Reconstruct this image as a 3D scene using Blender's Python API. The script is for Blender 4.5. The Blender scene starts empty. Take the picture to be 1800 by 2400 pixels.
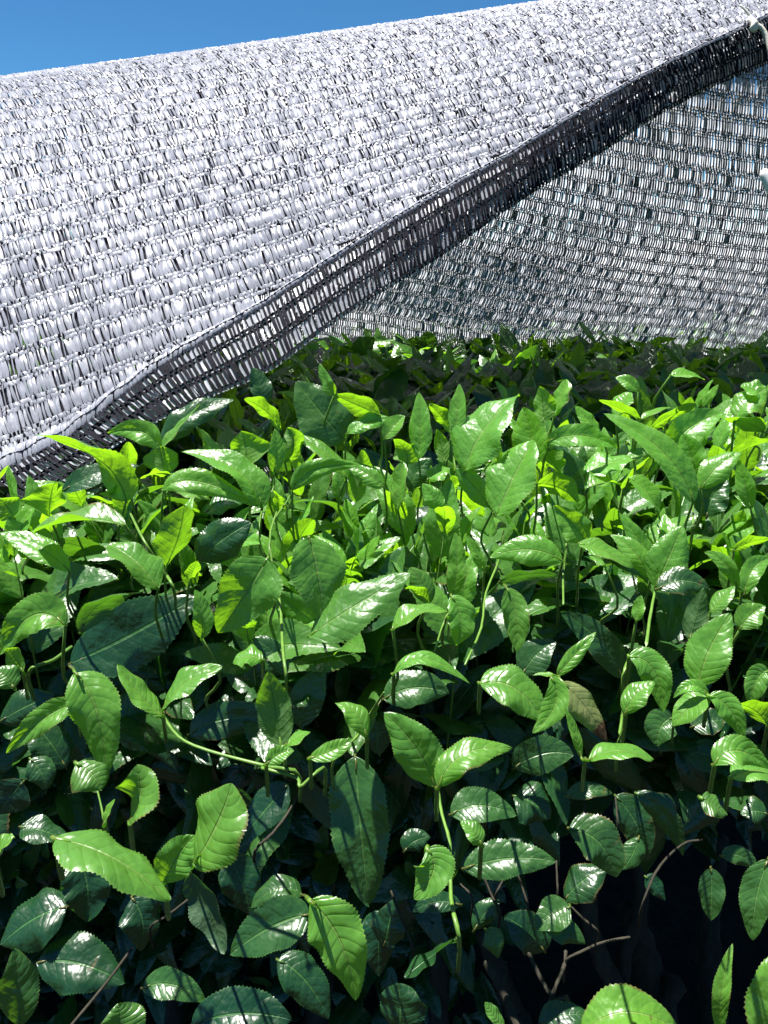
import bpy, math, random
import numpy as np
from mathutils import Vector
rad = math.radians
# ------------------------------------------------------------------ camera
W0, H0, FPX = 1800.0, 2400.0, 1805.0            # photograph frame and focal length in its pixels
CAMZ, PITCH = 1.10, rad(19.4)
TOPZ = CAMZ - 0.23                               # height of the clipped top of the hedge
scene = bpy.context.scene
cam_d = bpy.data.cameras.new("camera"); cam = bpy.data.objects.new("camera", cam_d)
scene.collection.objects.link(cam); scene.camera = cam
cam.location = (0, 0, CAMZ); cam.rotation_euler = (math.pi/2 - PITCH, 0, 0)
cam_d.sensor_fit = 'VERTICAL'; cam_d.sensor_height = 24.0; cam_d.lens = 24.0*FPX/H0
cam_d.clip_start = 0.02; cam_d.clip_end = 3000
# ------------------------------------------------------------------ light
SUN = np.array([-0.26, 0.12, 1.0]); SUN /= np.linalg.norm(SUN)
EXPOSURE = 1.5
world = bpy.data.worlds.new("World"); scene.world = world; world.use_nodes = True
wn, wl = world.node_tree.nodes, world.node_tree.links
wn.clear()
sky = wn.new('ShaderNodeTexSky'); sky.sky_type = 'NISHITA'; sky.sun_disc = False
sky.sun_elevation = math.asin(SUN[2]); sky.sun_rotation = math.atan2(SUN[0], SUN[1])
sky.altitude = 1500; sky.air_density = 1.0; sky.dust_density = 0.0; sky.ozone_density = 4.0
tint = wn.new('ShaderNodeMix'); tint.data_type = 'RGBA'; tint.blend_type = 'MULTIPLY'
tint.inputs['Factor'].default_value = 1.0
tint.inputs['B'].default_value = (0.28, 0.58, 0.74, 1)
bg = wn.new('ShaderNodeBackground'); bg.inputs['Strength'].default_value = 0.055
wo = wn.new('ShaderNodeOutputWorld')
wl.new(sky.outputs['Color'], tint.inputs['A']); wl.new(tint.outputs['Result'], bg.inputs['Color'])
wl.new(bg.outputs['Background'], wo.inputs['Surface'])
sl = bpy.data.lights.new("sun", 'SUN'); sl.energy = 5.0; sl.angle = rad(0.5); sl.color = (1, 0.96, 0.89)
so = bpy.data.objects.new("sun", sl); scene.collection.objects.link(so)
so.rotation_euler = Vector(SUN).to_track_quat('Z', 'Y').to_euler(); so.location = (0, 0, 5)
scene.view_settings.view_transform = 'Standard'; scene.view_settings.look = 'None'
scene.view_settings.exposure = EXPOSURE; scene.view_settings.gamma = 1.0
scene.render.resolution_x = 768; scene.render.resolution_y = 1024
scene.cycles.max_bounces = 8; scene.cycles.transmission_bounces = 6; scene.cycles.transparent_max_bounces = 6

# ------------------------------------------------------------------ helpers
cp, sp = math.cos(PITCH), math.sin(PITCH)
CAM = np.array([0, 0, CAMZ]); RT = np.array([1.0, 0, 0]); FW = np.array([0, cp, -sp]); UP = np.array([0, sp, cp])
ZU = np.array([0, 0, 1.0])
def at(px, py, d):
    px = np.asarray(px, float); py = np.asarray(py, float); d = np.asarray(d, float)
    return CAM + d[..., None]*(FW + ((px-W0/2)/FPX)[..., None]*RT + ((H0/2-py)/FPX)[..., None]*UP)
def nrm(v):
    v = np.asarray(v, float); return v/(np.linalg.norm(v, axis=-1, keepdims=True)+1e-12)
def tag(o, label=None, cat=None, group=None, kind=None):
    if label: o['label'] = label
    if cat: o['category'] = cat
    if group: o['group'] = group
    if kind: o['kind'] = kind
def empty(name, loc):
    o = bpy.data.objects.new(name, None); scene.collection.objects.link(o)
    o.location = loc; o.empty_display_size = 0.05
    return o
class MB:
    def __init__(s): s.v=[]; s.f=[]; s.n=0; s.uv=[]; s.age=[]; s.rnd=[]; s.mi=[]
    def add(s, v, f, uv=None, age=0.5, rnd=0.5, mi=0):
        v = np.asarray(v, float); f = np.asarray(f, int)
        s.v.append(v); s.f.append(f+s.n); s.n += len(v)
        s.uv.append(uv if uv is not None else np.zeros((len(v), 2)))
        s.age.append(np.broadcast_to(np.asarray(age, float), (len(v),)))
        s.rnd.append(np.broadcast_to(np.asarray(rnd, float), (len(v),)))
        s.mi.append(np.full(len(f), mi, int))
    def build(s, name, mats, parent=None, smooth=True):
        V = np.concatenate(s.v); F = np.concatenate(s.f)
        origin = V.mean(0) if len(V) else np.zeros(3)
        me = bpy.data.meshes.new(name)
        me.vertices.add(len(V)); me.vertices.foreach_set('co', (V-origin).astype(np.float32).ravel())
        nf = len(F); me.loops.add(nf*4); me.loops.foreach_set('vertex_index', F.astype(np.int32).ravel())
        me.polygons.add(nf)
        me.polygons.foreach_set('loop_start', (np.arange(nf)*4).astype(np.int32))
        me.polygons.foreach_set('loop_total', np.full(nf, 4, np.int32))
        me.polygons.foreach_set('material_index', np.concatenate(s.mi).astype(np.int32))
        me.polygons.foreach_set('use_smooth', np.full(nf, smooth, bool))
        me.update(calc_edges=True)
        for nm, arr in (('age', s.age), ('rnd', s.rnd)):
            a = me.attributes.new(nm, 'FLOAT', 'POINT'); a.data.foreach_set('value', np.concatenate(arr).astype(np.float32))
        uvl = me.uv_layers.new(name='UVMap')
        uvl.data.foreach_set('uv', np.concatenate(s.uv)[F.ravel()].astype(np.float32).ravel())
        for m in (mats if isinstance(mats, (list, tuple)) else [mats]): me.materials.append(m)
        o = bpy.data.objects.new(name, me); scene.collection.objects.link(o)
        if parent is not None:
            o.parent = parent
            loc = Vector(origin)
            q = parent
            while q is not None: loc -= q.location; q = q.parent
            o.location = loc
        else: o.location = Vector(origin)
        return o
def tube(mb, pts, radii, seg=8, age=0.5, rnd=0.5, mi=0, bumps=0.0, rs=None, uvy=0):
    pts = np.asarray(pts, float); n = len(pts)
    radii = np.broadcast_to(np.asarray(radii, float), (n,))
    tg = np.gradient(pts, axis=0); tg = nrm(tg)
    ref = np.array([0.31, 0.83, 0.45]); a = nrm(np.cross(tg, ref)); b = np.cross(tg, a)
    th = np.linspace(0, 2*math.pi, seg, endpoint=False)
    rr = radii[:, None]*np.ones((n, seg))
    if bumps and rs is not None: rr = rr*(1+bumps*rs.standard_normal((n, seg)))
    V = pts[:, None, :]+rr[..., None]*(np.cos(th)[None, :, None]*a[:, None, :]+np.sin(th)[None, :, None]*b[:, None, :])
    idx = np.arange(n*seg).reshape(n, seg); nx = np.roll(idx, -1, 1)
    F = np.stack([idx[:-1], nx[:-1], nx[1:], idx[1:]], -1).reshape(-1, 4)
    V = V.reshape(-1, 3)
    # caps
    c0 = len(V); V = np.vstack([V, pts[0]-tg[0]*radii[0]*0.6, pts[-1]+tg[-1]*radii[-1]*0.6])
    cf = []
    for k in range(0, seg, 2):
        k1, k2 = (k+1) % seg, (k+2) % seg
        cf.append([c0, idx[0, k2], idx[0, k1], idx[0, k]]); cf.append([c0+1, idx[-1, k], idx[-1, k1], idx[-1, k2]])
    F = np.vstack([F, cf])
    mb.add(V, F, np.full((len(V), 2), [0.5, uvy]), age, rnd, mi)
def spline(ctrl, n):
    c = np.asarray(ctrl, float)
    if len(c) == 2: return c[0]+(c[1]-c[0])*np.linspace(0, 1, n)[:, None]
    e = np.vstack([2*c[0]-c[1], c, 2*c[-1]-c[-2]]); out = []
    for s_ in np.linspace(0, len(c)-1-1e-6, n):
        i = int(s_); t = s_-i; p0, p1, p2, p3 = e[i:i+4]
        out.append(0.5*((2*p1)+(-p0+p2)*t+(2*p0-5*p1+4*p2-p3)*t*t+(-p0+3*p1-3*p2+p3)*t**3))
    return np.array(out)

# ------------------------------------------------------------------ materials
class NT:
    def __init__(s, name):
        s.m = bpy.data.materials.new(name); s.m.use_nodes = True
        s.n = s.m.node_tree.nodes; s.l = s.m.node_tree.links; s.n.clear()
    def node(s, t, **kw):
        o = s.n.new(t)
        for k, v in kw.items(): setattr(o, k, v)
        return o
    def put(s, sock, v):
        if isinstance(v, bpy.types.NodeSocket): s.l.new(v, sock)
        elif isinstance(v, (tuple, list)) and len(v) == 3 and sock.type == 'RGBA': sock.default_value = (*v, 1)
        else: sock.default_value = v
    def math(s, op, a, b=0.0, c=0.0, clamp=False):
        o = s.node('ShaderNodeMath', operation=op, use_clamp=clamp)
        s.put(o.inputs[0], a); s.put(o.inputs[1], b); s.put(o.inputs[2], c); return o.outputs[0]
    def mix(s, f, a, b, blend='MIX'):
        o = s.node('ShaderNodeMix', data_type='RGBA', blend_type=blend)
        s.put(o.inputs['Factor'], f); s.put(o.inputs['A'], a); s.put(o.inputs['B'], b); return o.outputs['Result']
    def ramp(s, v, a, b, c=0.0, d=1.0):
        o = s.node('ShaderNodeMapRange', interpolation_type='SMOOTHSTEP')
        s.put(o.inputs[0], v); s.put(o.inputs[1], a); s.put(o.inputs[2], b); s.put(o.inputs[3], c); s.put(o.inputs[4], d)
        return o.outputs[0]
    def noise(s, scale, detail=3, rough=0.5, coord='Object'):
        tc = s.node('ShaderNodeTexCoord'); o = s.node('ShaderNodeTexNoise')
        s.l.new(tc.outputs[coord], o.inputs['Vector'])
        o.inputs['Scale'].default_value = scale; o.inputs['Detail'].default_value = detail; o.inputs['Roughness'].default_value = rough
        return o.outputs['Fac']
def leaf_material(name='leaf_material'):
    t = NT(name)
    uv = t.node('ShaderNodeUVMap'); uv.uv_map = 'UVMap'
    sx = t.node('ShaderNodeSeparateXYZ'); t.l.new(uv.outputs[0], sx.inputs[0])
    U, V = sx.outputs[0], sx.outputs[1]
    av = t.math('ABSOLUTE', t.math('MULTIPLY', t.math('SUBTRACT', V, 0.5), 2.0))
    age = t.node('ShaderNodeAttribute', attribute_name='age').outputs['Fac']
    rnd = t.node('ShaderNodeAttribute', attribute_name='rnd').outputs['Fac']
    n1 = t.noise(55, 3); n2 = t.noise(420, 3, 0.6); n3 = t.noise(16, 2)
    # lateral veins curve towards the tip
    ph = t.math('SUBTRACT', t.math('MULTIPLY', U, 8.0), t.math('MULTIPLY', t.math('POWER', av, 1.3), 1.5))
    ph = t.math('ADD', ph, t.math('MULTIPLY', n1, 0.35))
    fr = t.math('ABSOLUTE', t.math('SUBTRACT', t.math('FRACT', ph), 0.5))          # 0.5 on the vein
    vein = t.math('MULTIPLY', t.ramp(fr, 0.45, 0.5), t.ramp(av, 0.75, 0.98, 1, 0))
    mid = t.ramp(av, 0.022, 0.06, 1, 0)
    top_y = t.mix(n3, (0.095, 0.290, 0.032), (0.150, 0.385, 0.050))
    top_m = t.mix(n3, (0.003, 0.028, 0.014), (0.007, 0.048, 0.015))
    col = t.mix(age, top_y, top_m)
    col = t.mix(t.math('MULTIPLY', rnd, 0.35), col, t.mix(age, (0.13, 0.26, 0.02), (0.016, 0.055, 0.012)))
    col = t.mix(t.math('MULTIPLY', t.ramp(n2, 0.4, 0.75), 0.25), col, (0.02, 0.07, 0.015))
    col = t.mix(t.math('MULTIPLY', mid, 0.75), col, t.mix(age, (0.22, 0.36, 0.07), (0.05, 0.15, 0.04)))
    col = t.mix(t.math('MULTIPLY', vein, 0.38), col, t.mix(age, (0.17, 0.32, 0.06), (0.03, 0.11, 0.035)))
    rim = t.ramp(av, 0.93, 1.0)
    col = t.mix(t.math('MULTIPLY', rim, 0.55), col, t.mix(age, (0.26, 0.40, 0.09), (0.04, 0.13, 0.03)))
    edge = t.math('MULTIPLY', t.ramp(t.math('ADD', av, t.math('MULTIPLY', n1, 0.45)), 1.16, 1.24), t.ramp(rnd, 0.72, 0.78))
    col = t.mix(t.math('MULTIPLY', edge, 0.8), col, (0.13, 0.09, 0.03))
    spot = t.math('MULTIPLY', t.ramp(t.noise(130, 2), 0.70, 0.76), t.ramp(rnd, 0.6, 0.7))
    col = t.mix(t.math('MULTIPLY', spot, 0.7), col, (0.10, 0.06, 0.015))
    geo = t.node('ShaderNodeNewGeometry'); back = geo.outputs['Backfacing']
    under = t.mix(age, (0.10, 0.22, 0.035), (0.035, 0.085, 0.040))
    under = t.mix(t.math('MULTIPLY', mid, 0.6), under, (0.06, 0.16, 0.02))
    col = t.mix(back, col, under)
    # brown tip where rnd is above 1
    brown = t.math('MULTIPLY', t.ramp(rnd, 1.2, 1.5), 1.0)
    tipb = t.math('MULTIPLY', brown, t.ramp(t.math('ADD', U, t.math('MULTIPLY', n1, 0.25)), 0.86, 0.93))
    pale = t.mix(n1, (0.13, 0.19, 0.06), (0.22, 0.22, 0.08))
    col = t.mix(brown, col, pale)
    col = t.mix(tipb, col, t.mix(n2, (0.22, 0.12, 0.05), (0.04, 0.02, 0.01)))
    # bump: quilting between the veins, groove on the midrib, fine grain
    h = t.math('ADD', t.math('MULTIPLY', t.math('POWER', t.math('MULTIPLY', fr, 2.0), 3.0), -0.20), t.math('MULTIPLY', n1, 4.2))
    h = t.math('ADD', h, t.math('MULTIPLY', n2, 0.05))
    h = t.math('SUBTRACT', h, t.math('MULTIPLY', mid, 0.7))
    bump = t.node('ShaderNodeBump'); bump.inputs['Strength'].default_value = 0.55; bump.inputs['Distance'].default_value = 0.0016
    t.l.new(h, bump.inputs['Height'])
    p = t.node('ShaderNodeBsdfPrincipled')
    t.put(p.inputs['Base Color'], col)
    r = t.math('ADD', t.math('MULTIPLY', n1, 0.26), t.mix(back, (0.24,)*3, (0.50,)*3) if False else t.math('ADD', t.math('MULTIPLY', back, 0.20), 0.21))
    t.put(p.inputs['Roughness'], r)
    p.inputs['IOR'].default_value = 1.5; p.inputs['Specular IOR Level'].default_value = 0.8
    t.l.new(bump.outputs[0], p.inputs['Normal'])
    tr = t.node('ShaderNodeBsdfTranslucent')
    tcol = t.mix(age, (0.36, 0.76, 0.012), (0.04, 0.19, 0.012))
    tcol = t.mix(t.math('MULTIPLY', mid, 0.7), tcol, (0.05, 0.17, 0.01))
    tcol = t.mix(t.math('MULTIPLY', vein, 0.3), tcol, (0.08, 0.24, 0.01))
    tcol = t.mix(tipb, tcol, (0.1, 0.03, 0.01))
    t.put(tr.inputs['Color'], tcol); t.l.new(bump.outputs[0], tr.inputs['Normal'])
    ms = t.node('ShaderNodeMixShader')
    t.put(ms.inputs[0], t.math('SUBTRACT', 0.46, t.math('MULTIPLY', age, 0.20)))
    t.l.new(p.outputs[0], ms.inputs[1]); t.l.new(tr.outputs[0], ms.inputs[2])
    out = t.node('ShaderNodeOutputMaterial'); t.l.new(ms.outputs[0], out.inputs[0])
    return t.m
def simple_material(name, ca, cb, rough=0.6, scale=60, bump=0.4, dist=0.001, spec=0.4, translucent=0.0, tcol=(1, 1, 1), stretch=None):
    t = NT(name)
    tc = t.node('ShaderNodeTexCoord'); mp = t.node('ShaderNodeMapping'); t.l.new(tc.outputs['Object'], mp.inputs[0])
    if stretch: mp.inputs['Scale'].default_value = stretch
    nz = t.node('ShaderNodeTexNoise'); t.l.new(mp.outputs[0], nz.inputs['Vector'])
    nz.inputs['Scale'].default_value = scale; nz.inputs['Detail'].default_value = 5; nz.inputs['Roughness'].default_value = 0.6
    f = t.ramp(nz.outputs['Fac'], 0.3, 0.7)
    rnd = t.node('ShaderNodeAttribute', attribute_name='rnd').outputs['Fac']
    f = t.math('ADD', t.math('MULTIPLY', f, 0.6), t.math('MULTIPLY', rnd, 0.4))
    p = t.node('ShaderNodeBsdfPrincipled'); t.put(p.inputs['Base Color'], t.mix(f, ca, cb))
    p.inputs['Roughness'].default_value = rough; p.inputs['Specular IOR Level'].default_value = spec
    b = t.node('ShaderNodeBump'); b.inputs['Strength'].default_value = bump; b.inputs['Distance'].default_value = dist
    t.l.new(nz.outputs['Fac'], b.inputs['Height']); t.l.new(b.outputs[0], p.inputs['Normal'])
    out = t.node('ShaderNodeOutputMaterial')
    if translucent:
        tr = t.node('ShaderNodeBsdfTranslucent'); t.put(tr.inputs['Color'], tcol)
        ms = t.node('ShaderNodeMixShader'); ms.inputs[0].default_value = translucent
        t.l.new(p.outputs[0], ms.inputs[1]); t.l.new(tr.outputs[0], ms.inputs[2]); t.l.new(ms.outputs[0], out.inputs[0])
    else: t.l.new(p.outputs[0], out.inputs[0])
    return t.m
M_LEAF = leaf_material()
M_STEM = simple_material('green_stem', (0.06, 0.14, 0.02), (0.12, 0.23, 0.035), 0.4, 120, 0.4, 0.0006)
M_BARK = simple_material('bark', (0.018, 0.016, 0.011), (0.050, 0.045, 0.032), 0.85, 90, 0.9, 0.003, 0.2, stretch=(1, 1, 0.35))
M_SOIL = simple_material('soil', (0.012, 0.009, 0.007), (0.035, 0.027, 0.020), 0.95, 30, 1.0, 0.02, 0.1)
M_WHITE = simple_material('white_tape', (0.48, 0.495, 0.565), (0.40, 0.415, 0.495), 0.30, 140, 0.35, 0.0008, 0.5, 0.52, (0.93, 0.95, 1.0))
M_BLACK = simple_material('black_tape', (0.005, 0.005, 0.008), (0.013, 0.012, 0.018), 0.85, 160, 0.4, 0.0006, 0.08)
M_TWINE = simple_material('cream_twine', (0.55, 0.52, 0.42), (0.75, 0.72, 0.62), 0.6, 500, 0.8, 0.0008)
M_PLASTIC = simple_material('white_plastic', (0.72, 0.72, 0.70), (0.80, 0.80, 0.78), 0.35, 90, 0.15, 0.0005)

# ------------------------------------------------------------------ ground
g = MB(); xs = np.concatenate([[-900, -200, -50, -12], np.linspace(-4, 4, 70), [12, 50, 200, 900]])
ys = np.concatenate([[-900, -200, -50, -12], np.linspace(-2, 5, 64), [12, 50, 200, 900]])
X, Y = np.meshgrid(xs, ys, indexing='ij'); rs0 = np.random.default_rng(5)
Z = np.where((abs(X) < 3.9) & (Y > -1.9) & (Y < 4.9), rs0.uniform(-0.012, 0.012, X.shape), 0)
idx = np.arange(X.size).reshape(X.shape)
g.add(np.stack([X, Y, Z], -1).reshape(-1, 3), np.stack([idx[:-1, :-1], idx[1:, :-1], idx[1:, 1:], idx[:-1, 1:]], -1).reshape(-1, 4))
ground = g.build('ground', M_SOIL); tag(ground, 'bare dark soil under the tea hedge', kind='structure')

# ------------------------------------------------------------------ shade cloth
def surf_sampler(P, a0, a1, b0, b1, na=90, nb=70):
    """tabulate P(a,b) and return eval(a,b)->pos,normal plus arc length maps"""
    A = np.linspace(a0, a1, na); B = np.linspace(b0, b1, nb)
    G = P(*np.meshgrid(A, B, indexing='ij'))
    arcb = np.concatenate([[0], np.cumsum(np.linalg.norm(np.diff(G[na//2], axis=0), axis=1))])
    return A, B, G, arcb
def weave(mb, P, a0, a1, b0, b1, keep=None, pitch=0.0052, wide=0.022, narrow=0.0052, flip=1, seed=1,
          puff=1.0, mess=1.0, wfrac=0.98, bfrac=0.55, pattern=None, black_off=0.0012, gap_p=0.04, knot=1.0):
    """knitted tapes laid over the surface P: rows of long tapes parted by two rows of short ones, black tapes on the other face"""
    rs = np.random.default_rng(seed)
    A, B, G, arcb = surf_sampler(P, a0, a1, b0, b1)
    L = arcb[-1]; pat = pattern or [wide, narrow, narrow]
    rows = []; s = 0; k = 0
    while s < L:
        ln = pat[k % len(pat)]; rows.append((s, min(s+ln, L), ln)); s += ln; k += 1
    tot = 0
    for (s0, s1, ln) in rows:
        if s1-s0 < ln*0.4: continue
        bs0, bs1 = np.interp([s0, s1], arcb, B)
        bm = 0.5*(bs0+bs1)
        line = P(A, np.full_like(A, bm)); arca = np.concatenate([[0], np.cumsum(np.linalg.norm(np.diff(line, axis=0), axis=1))])
        long_ = ln > 0.01
        pt = pitch
        n = int(arca[-1]/pt)
        if n < 2: continue
        off = rs.uniform(0, pt)
        sa = off + np.arange(n)*pt + rs.normal(0, 0.10*mess*pt, n)
        # slow bunching of the tapes: they crowd and leave slits between
        sa += 0.35*mess*pt*np.sin(sa/pt*0.9+rs.uniform(0, 6))*rs.uniform(0.3, 1, n)
        a = np.interp(sa, arca, A); da = np.interp(sa+pt, arca, A)-a
        b_ = np.full(n, bm); hb = (bs1-bs0)*0.5
        ok = np.ones(n, bool) if keep is None else keep(a, b_)
        a, da, sa = a[ok], da[ok], sa[ok]; n = len(a)
        if n == 0: continue
        nt, nw = (6, 3) if long_ else (3, 3)
        t = np.linspace(-1, 1, nt)[None, :, None]; w = np.linspace(-1, 1, nw)[None, None, :]
        for layer in (0, 1):
            r = lambda lo, hi: rs.uniform(lo, hi, n)[:, None, None]
            if layer == 0:
                wd = wfrac*(1+0.22*mess*rs.standard_normal(n))[:, None, None]
                wd = np.where(rs.random(n)[:, None, None] < gap_p*mess, wd*0.45, wd)
                prof = (0.72+0.28*np.cos(t*math.pi/2)) if long_ else 0.9
                skew = r(-0.30, 0.30)*mess
                aa = a[:, None, None] + da[:, None, None]*(0.5*wd*prof*w + skew*t*0.8 + 0.22*mess*r(-1, 1)*np.cos(t*math.pi/2))
                ext = 1.05 if long_ else 1.0
                bb = b_[0] + hb*t*ext + 0*w
                tw = r(-1, 1)*0.0011*mess
                h = (0.0022 if long_ else 0.0014)*puff*np.cos(t*math.pi/2)*r(0.5, 1.4) + (0.0009*puff)*(1-w*w) + tw*w + 0.0004*mess*rs.standard_normal((n, nt, nw)) + 0.0003
                mi = 0
            else:
                wd = bfrac*(1+0.25*mess*rs.standard_normal(n))[:, None, None]
                wd = np.where(rs.random(n)[:, None, None] < 0.02, wd*1.6, wd)
                skew = r(-0.12, 0.12)*mess
                aa = a[:, None, None] + da[:, None, None]*(0.5 + 0.5*wd*w + skew*t)
                bb = b_[0] + hb*t*1.02 + 0*w
                h = -black_off - 0.0006*np.cos(t*math.pi/2) + 0*w + 0.0002*rs.standard_normal((n, nt, nw))
                mi = 1
            aa, bb, h = np.broadcast_arrays(aa, bb, h)
            p = P(aa, bb); e = 1e-3
            pa = P(aa+e*(a1-a0), bb)-p; pb = P(aa, bb+e*(b1-b0))-p
            nn = nrm(np.cross(pa, pb))*flip
            v = p+nn*h[..., None]
            i = np.arange(n*nt*nw).reshape(n, nt, nw)
            f = np.stack([i[:, :-1, :-1], i[:, 1:, :-1], i[:, 1:, 1:], i[:, :-1, 1:]], -1).reshape(-1, 4)
            mb.add(v.reshape(-1, 3), f, None, 0.5, np.repeat(rs.random(n), nt*nw), mi)
        # black chain thread along the row joint
        bb = bs0; n2 = max(8, int(n*1.5)); ta = np.linspace(a.min(), a.max(), n2)
        if long_ or True:
            w = np.array([-1, 1.0])[None, :]
            hbw = (bs1-bs0)/(s1-s0)*0.0007*knot
            wob = hbw*0.9*np.sin(np.arange(n2)*2.1)[:, None]
            for side, hh in ((0, -0.0020), (1, 0.0016)):
                thick = 1.25 if side == 0 else 0.33
                p = P(ta[:, None]+0*w, bb+hbw*thick*w+wob*(1-side)); e = 1e-3
                pa = P(ta[:, None]+0*w+e*(a1-a0), bb+hbw*w)-p; pb = P(ta[:, None]+0*w, bb+hbw*w+e*(b1-b0))-p
                nn = nrm(np.cross(pa, pb))*flip
                v = p+nn*hh
                i = np.arange(n2*2).reshape(n2, 2)
                f = np.stack([i[:-1, 0], i[1:, 0], i[1:, 1], i[:-1, 1]], -1)
                kk = keep(0.5*(ta[:-1]+ta[1:]), np.full(n2-1, bb)) if keep is not None else np.ones(n2-1, bool)
                if kk.any(): mb.add(v.reshape(-1, 3), f[kk], None, 0.5, 0.3, 1)
        tot += n
    return tot
VPX, VPY = 3150.0, -258.0
HX = np.array([-400, 0, 163, 358, 608, 900, 1193, 1475, 1735, 1800, 2300.])
HY0 = np.array([1200, 1104, 1090, 1012, 949, 848, 751, 594, 470, 428, 150.])     # fold line, in the row coordinate y0
def sy(q): return 1-np.sign(1-q)*0-np.abs(1-q)**1.55
def y0_of_q(q): return 180+930*(1-sy(q))
QT = np.linspace(-0.2, 1, 400); YT = y0_of_q(QT)
def q_of_y0(y0): return np.interp(-np.asarray(y0, float), -YT, QT)
def shear(q): q = np.asarray(q, float); return 0.26*(1104-y0_of_q(q))+90*np.clip(q, 0, 1.2)**5
def Pout(a, q): return Pox(np.asarray(a, float)-shear(q), q)
def Pox(a, q):
    y0 = y0_of_q(q)
    bump = 6*np.sin(a/260.0+q*2.0)+4*np.sin(a/120.0+1+q*5)
    py = y0+(VPY-y0)*a/VPX+bump*(1-q)*0.6+14*np.sin(np.clip(a,0,1250)/1250*math.pi)*0.2
    d = (0.80+(0.22*q+0.13*q*q)*np.clip(1-0.5*a/1800, 0.4, 1.1))*(1+0.12*a/1800+0.06*(a/1800)**2)*(1+0.004*np.sin(a/90.0+q*9)) 
    return at(a, py, d)
qh = lambda a: q_of_y0(np.interp(a, HX, HY0))
cloth = empty('shade_cloth', at(600, 700, 1.1))
tag(cloth, 'white and black knitted shade cloth draped over the tea hedge with its edge folded back', 'shade cloth')
mb = MB()
print('outer', weave(mb, Pout, -330, 2500, -0.15, 1.10, keep=lambda a, q: (q > qh(a-shear(q))+0.012) & (a-shear(q) < 1960), pitch=0.0042, wide=0.0160, narrow=0.0044,
             flip=1, seed=3, puff=0.55, mess=0.85, wfrac=1.0, bfrac=1.12, black_off=0.0030, gap_p=0.12, knot=0.3))
outer = mb.build('outer_panel', [M_WHITE, M_BLACK], cloth); outer['label'] = 'sunlit white outer face of puckered knitted tapes'
# fold: dense selvage running along the fold line
def fold_pt(a, off=0.0):
    return Pox(a, qh(a)+off)
def Psel(a, c):
    wl = np.interp(a, [-300, 250, 600, 1800, 2200], [0.034, 0.026, 0.014, 0.012, 0.010])
    p = Pox(a, qh(a)-0.004+c*wl*1.2)
    return p - FW*(0.0025*np.sin(np.clip(c, 0, 1)*math.pi))[..., None]*1.0 + ZU*(0.0035*np.sin(a/13.0)*(1-c)*np.interp(a, [200, 500], [1, 0.25]))[..., None]
mb = MB()
weave(mb, Psel, -300, 2200, 0, 1, flip=1, seed=8, pattern=[0.0062], pitch=0.0055, puff=0.8, mess=0.6, wfrac=1.05, bfrac=0.3, gap_p=0.0, knot=0.15)
sel = mb.build('selvage', [M_WHITE, M_BLACK], cloth); sel['label'] = 'narrow crimped white edge along the fold'
# turned-under band below the fold
LX = np.array([-400, 0, 65, 271, 651, 944, 1226, 1519, 1800, 2300.])
LY = np.array([1560, 1270, 1185, 1046, 862, 660, 478, 285, 150, -60.])
def Pband(a, c):
    F0 = fold_pt(a)
    xx = a+np.interp(a, [-300, 300, 900, 2000], [95, 80, 25, 15])
    q0 = qh(a); d0 = (0.80+(0.22*q0+0.13*q0*q0)*np.clip(1-0.5*a/1800, 0.4, 1.1))*(1+0.12*a/1800+0.06*(a/1800)**2)
    L0 = at(xx, np.interp(xx, LX, LY)+6*np.sin(a/70.0), d0+np.interp(a, [0, 700, 1300, 1800], [-0.055, -0.035, 0.0, 0.05]))
    c = np.asarray(c)[..., None]
    mid = 0.5*(F0+L0)-FW*0.012
    return (1-c)**2*F0+2*c*(1-c)*mid+c*c*L0
mb = MB()
weave(mb, Pband, -300, 2200, 0.0, 1.0, flip=1, seed=12, pattern=[0.021, 0.0055], pitch=0.0058, puff=0.2, mess=0.85, wfrac=0.70, bfrac=0.50, black_off=0.0022, gap_p=0.05, knot=0.5)
weave(mb, lambda a, c: Pband(a, c*0.96)+FW*0.012, 900, 2200, 0.0, 1.0, flip=1, seed=19, pattern=[0.016, 0.0045, 0.0045], pitch=0.0054, puff=0.6, mess=0.9, wfrac=0.7, bfrac=0.45, black_off=0.0016)
band = mb.build('folded_hem', [M_WHITE, M_BLACK], cloth); band['label'] = 'black underside band of doubled cloth below the fold'
# inner face of the vault
def Pin(a, y):
    yn = np.clip(y/830.0, -0.3, 1.2)
    u = np.clip((y-300)/530.0, 0, 1.3)
    sh = 0.05*(830-y)+0.62*530/3*(1-np.clip(u, 0, 1)**3)
    x = a+sh
    t = 1800-x; tp = np.clip(t, -600, 2000)
    py = y-(0.125*tp+0.00006*tp*np.abs(tp))*np.interp(y, [0, 700, 830], [1, 1, 0.55]) + 5*np.sin(x/110.0+y/90)*np.interp(y, [500, 800], [0.4, 1.5])
    d = 1.36+0.54*np.clip(yn, 0, 1.2)**2.0-0.08*np.clip(-yn, 0, 1)+0.00004*(x-1300)+0.006*np.sin(x/75.0+y/60)*np.clip(yn, 0, 1)**2
    return at(x, py, d)
def keep_in(a, y):
    p = Pin(a, y)-CAM; dd = p@FW; px = (p@RT)/dd*FPX+W0/2; py = H0/2-(p@UP)/dd*FPX
    return py > np.interp(px, LX, LY)-60
def Pridge(a, c):
    t0 = Pox(a, 1.015+0*a)
    py = np.interp(a, LX, LY)-45
    # nearest inner sheet point on that column
    k0 = at(a, py, 1.36+0.54*np.clip((py+40)/830.0, 0, 1.2)**2+0.00004*(a-1300))
    c = np.asarray(c)[..., None]
    up = ZU*0.03
    return (1-c)**2*t0+2*c*(1-c)*(0.45*t0+0.55*k0+up*0)+c*c*k0
mb = MB()
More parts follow.
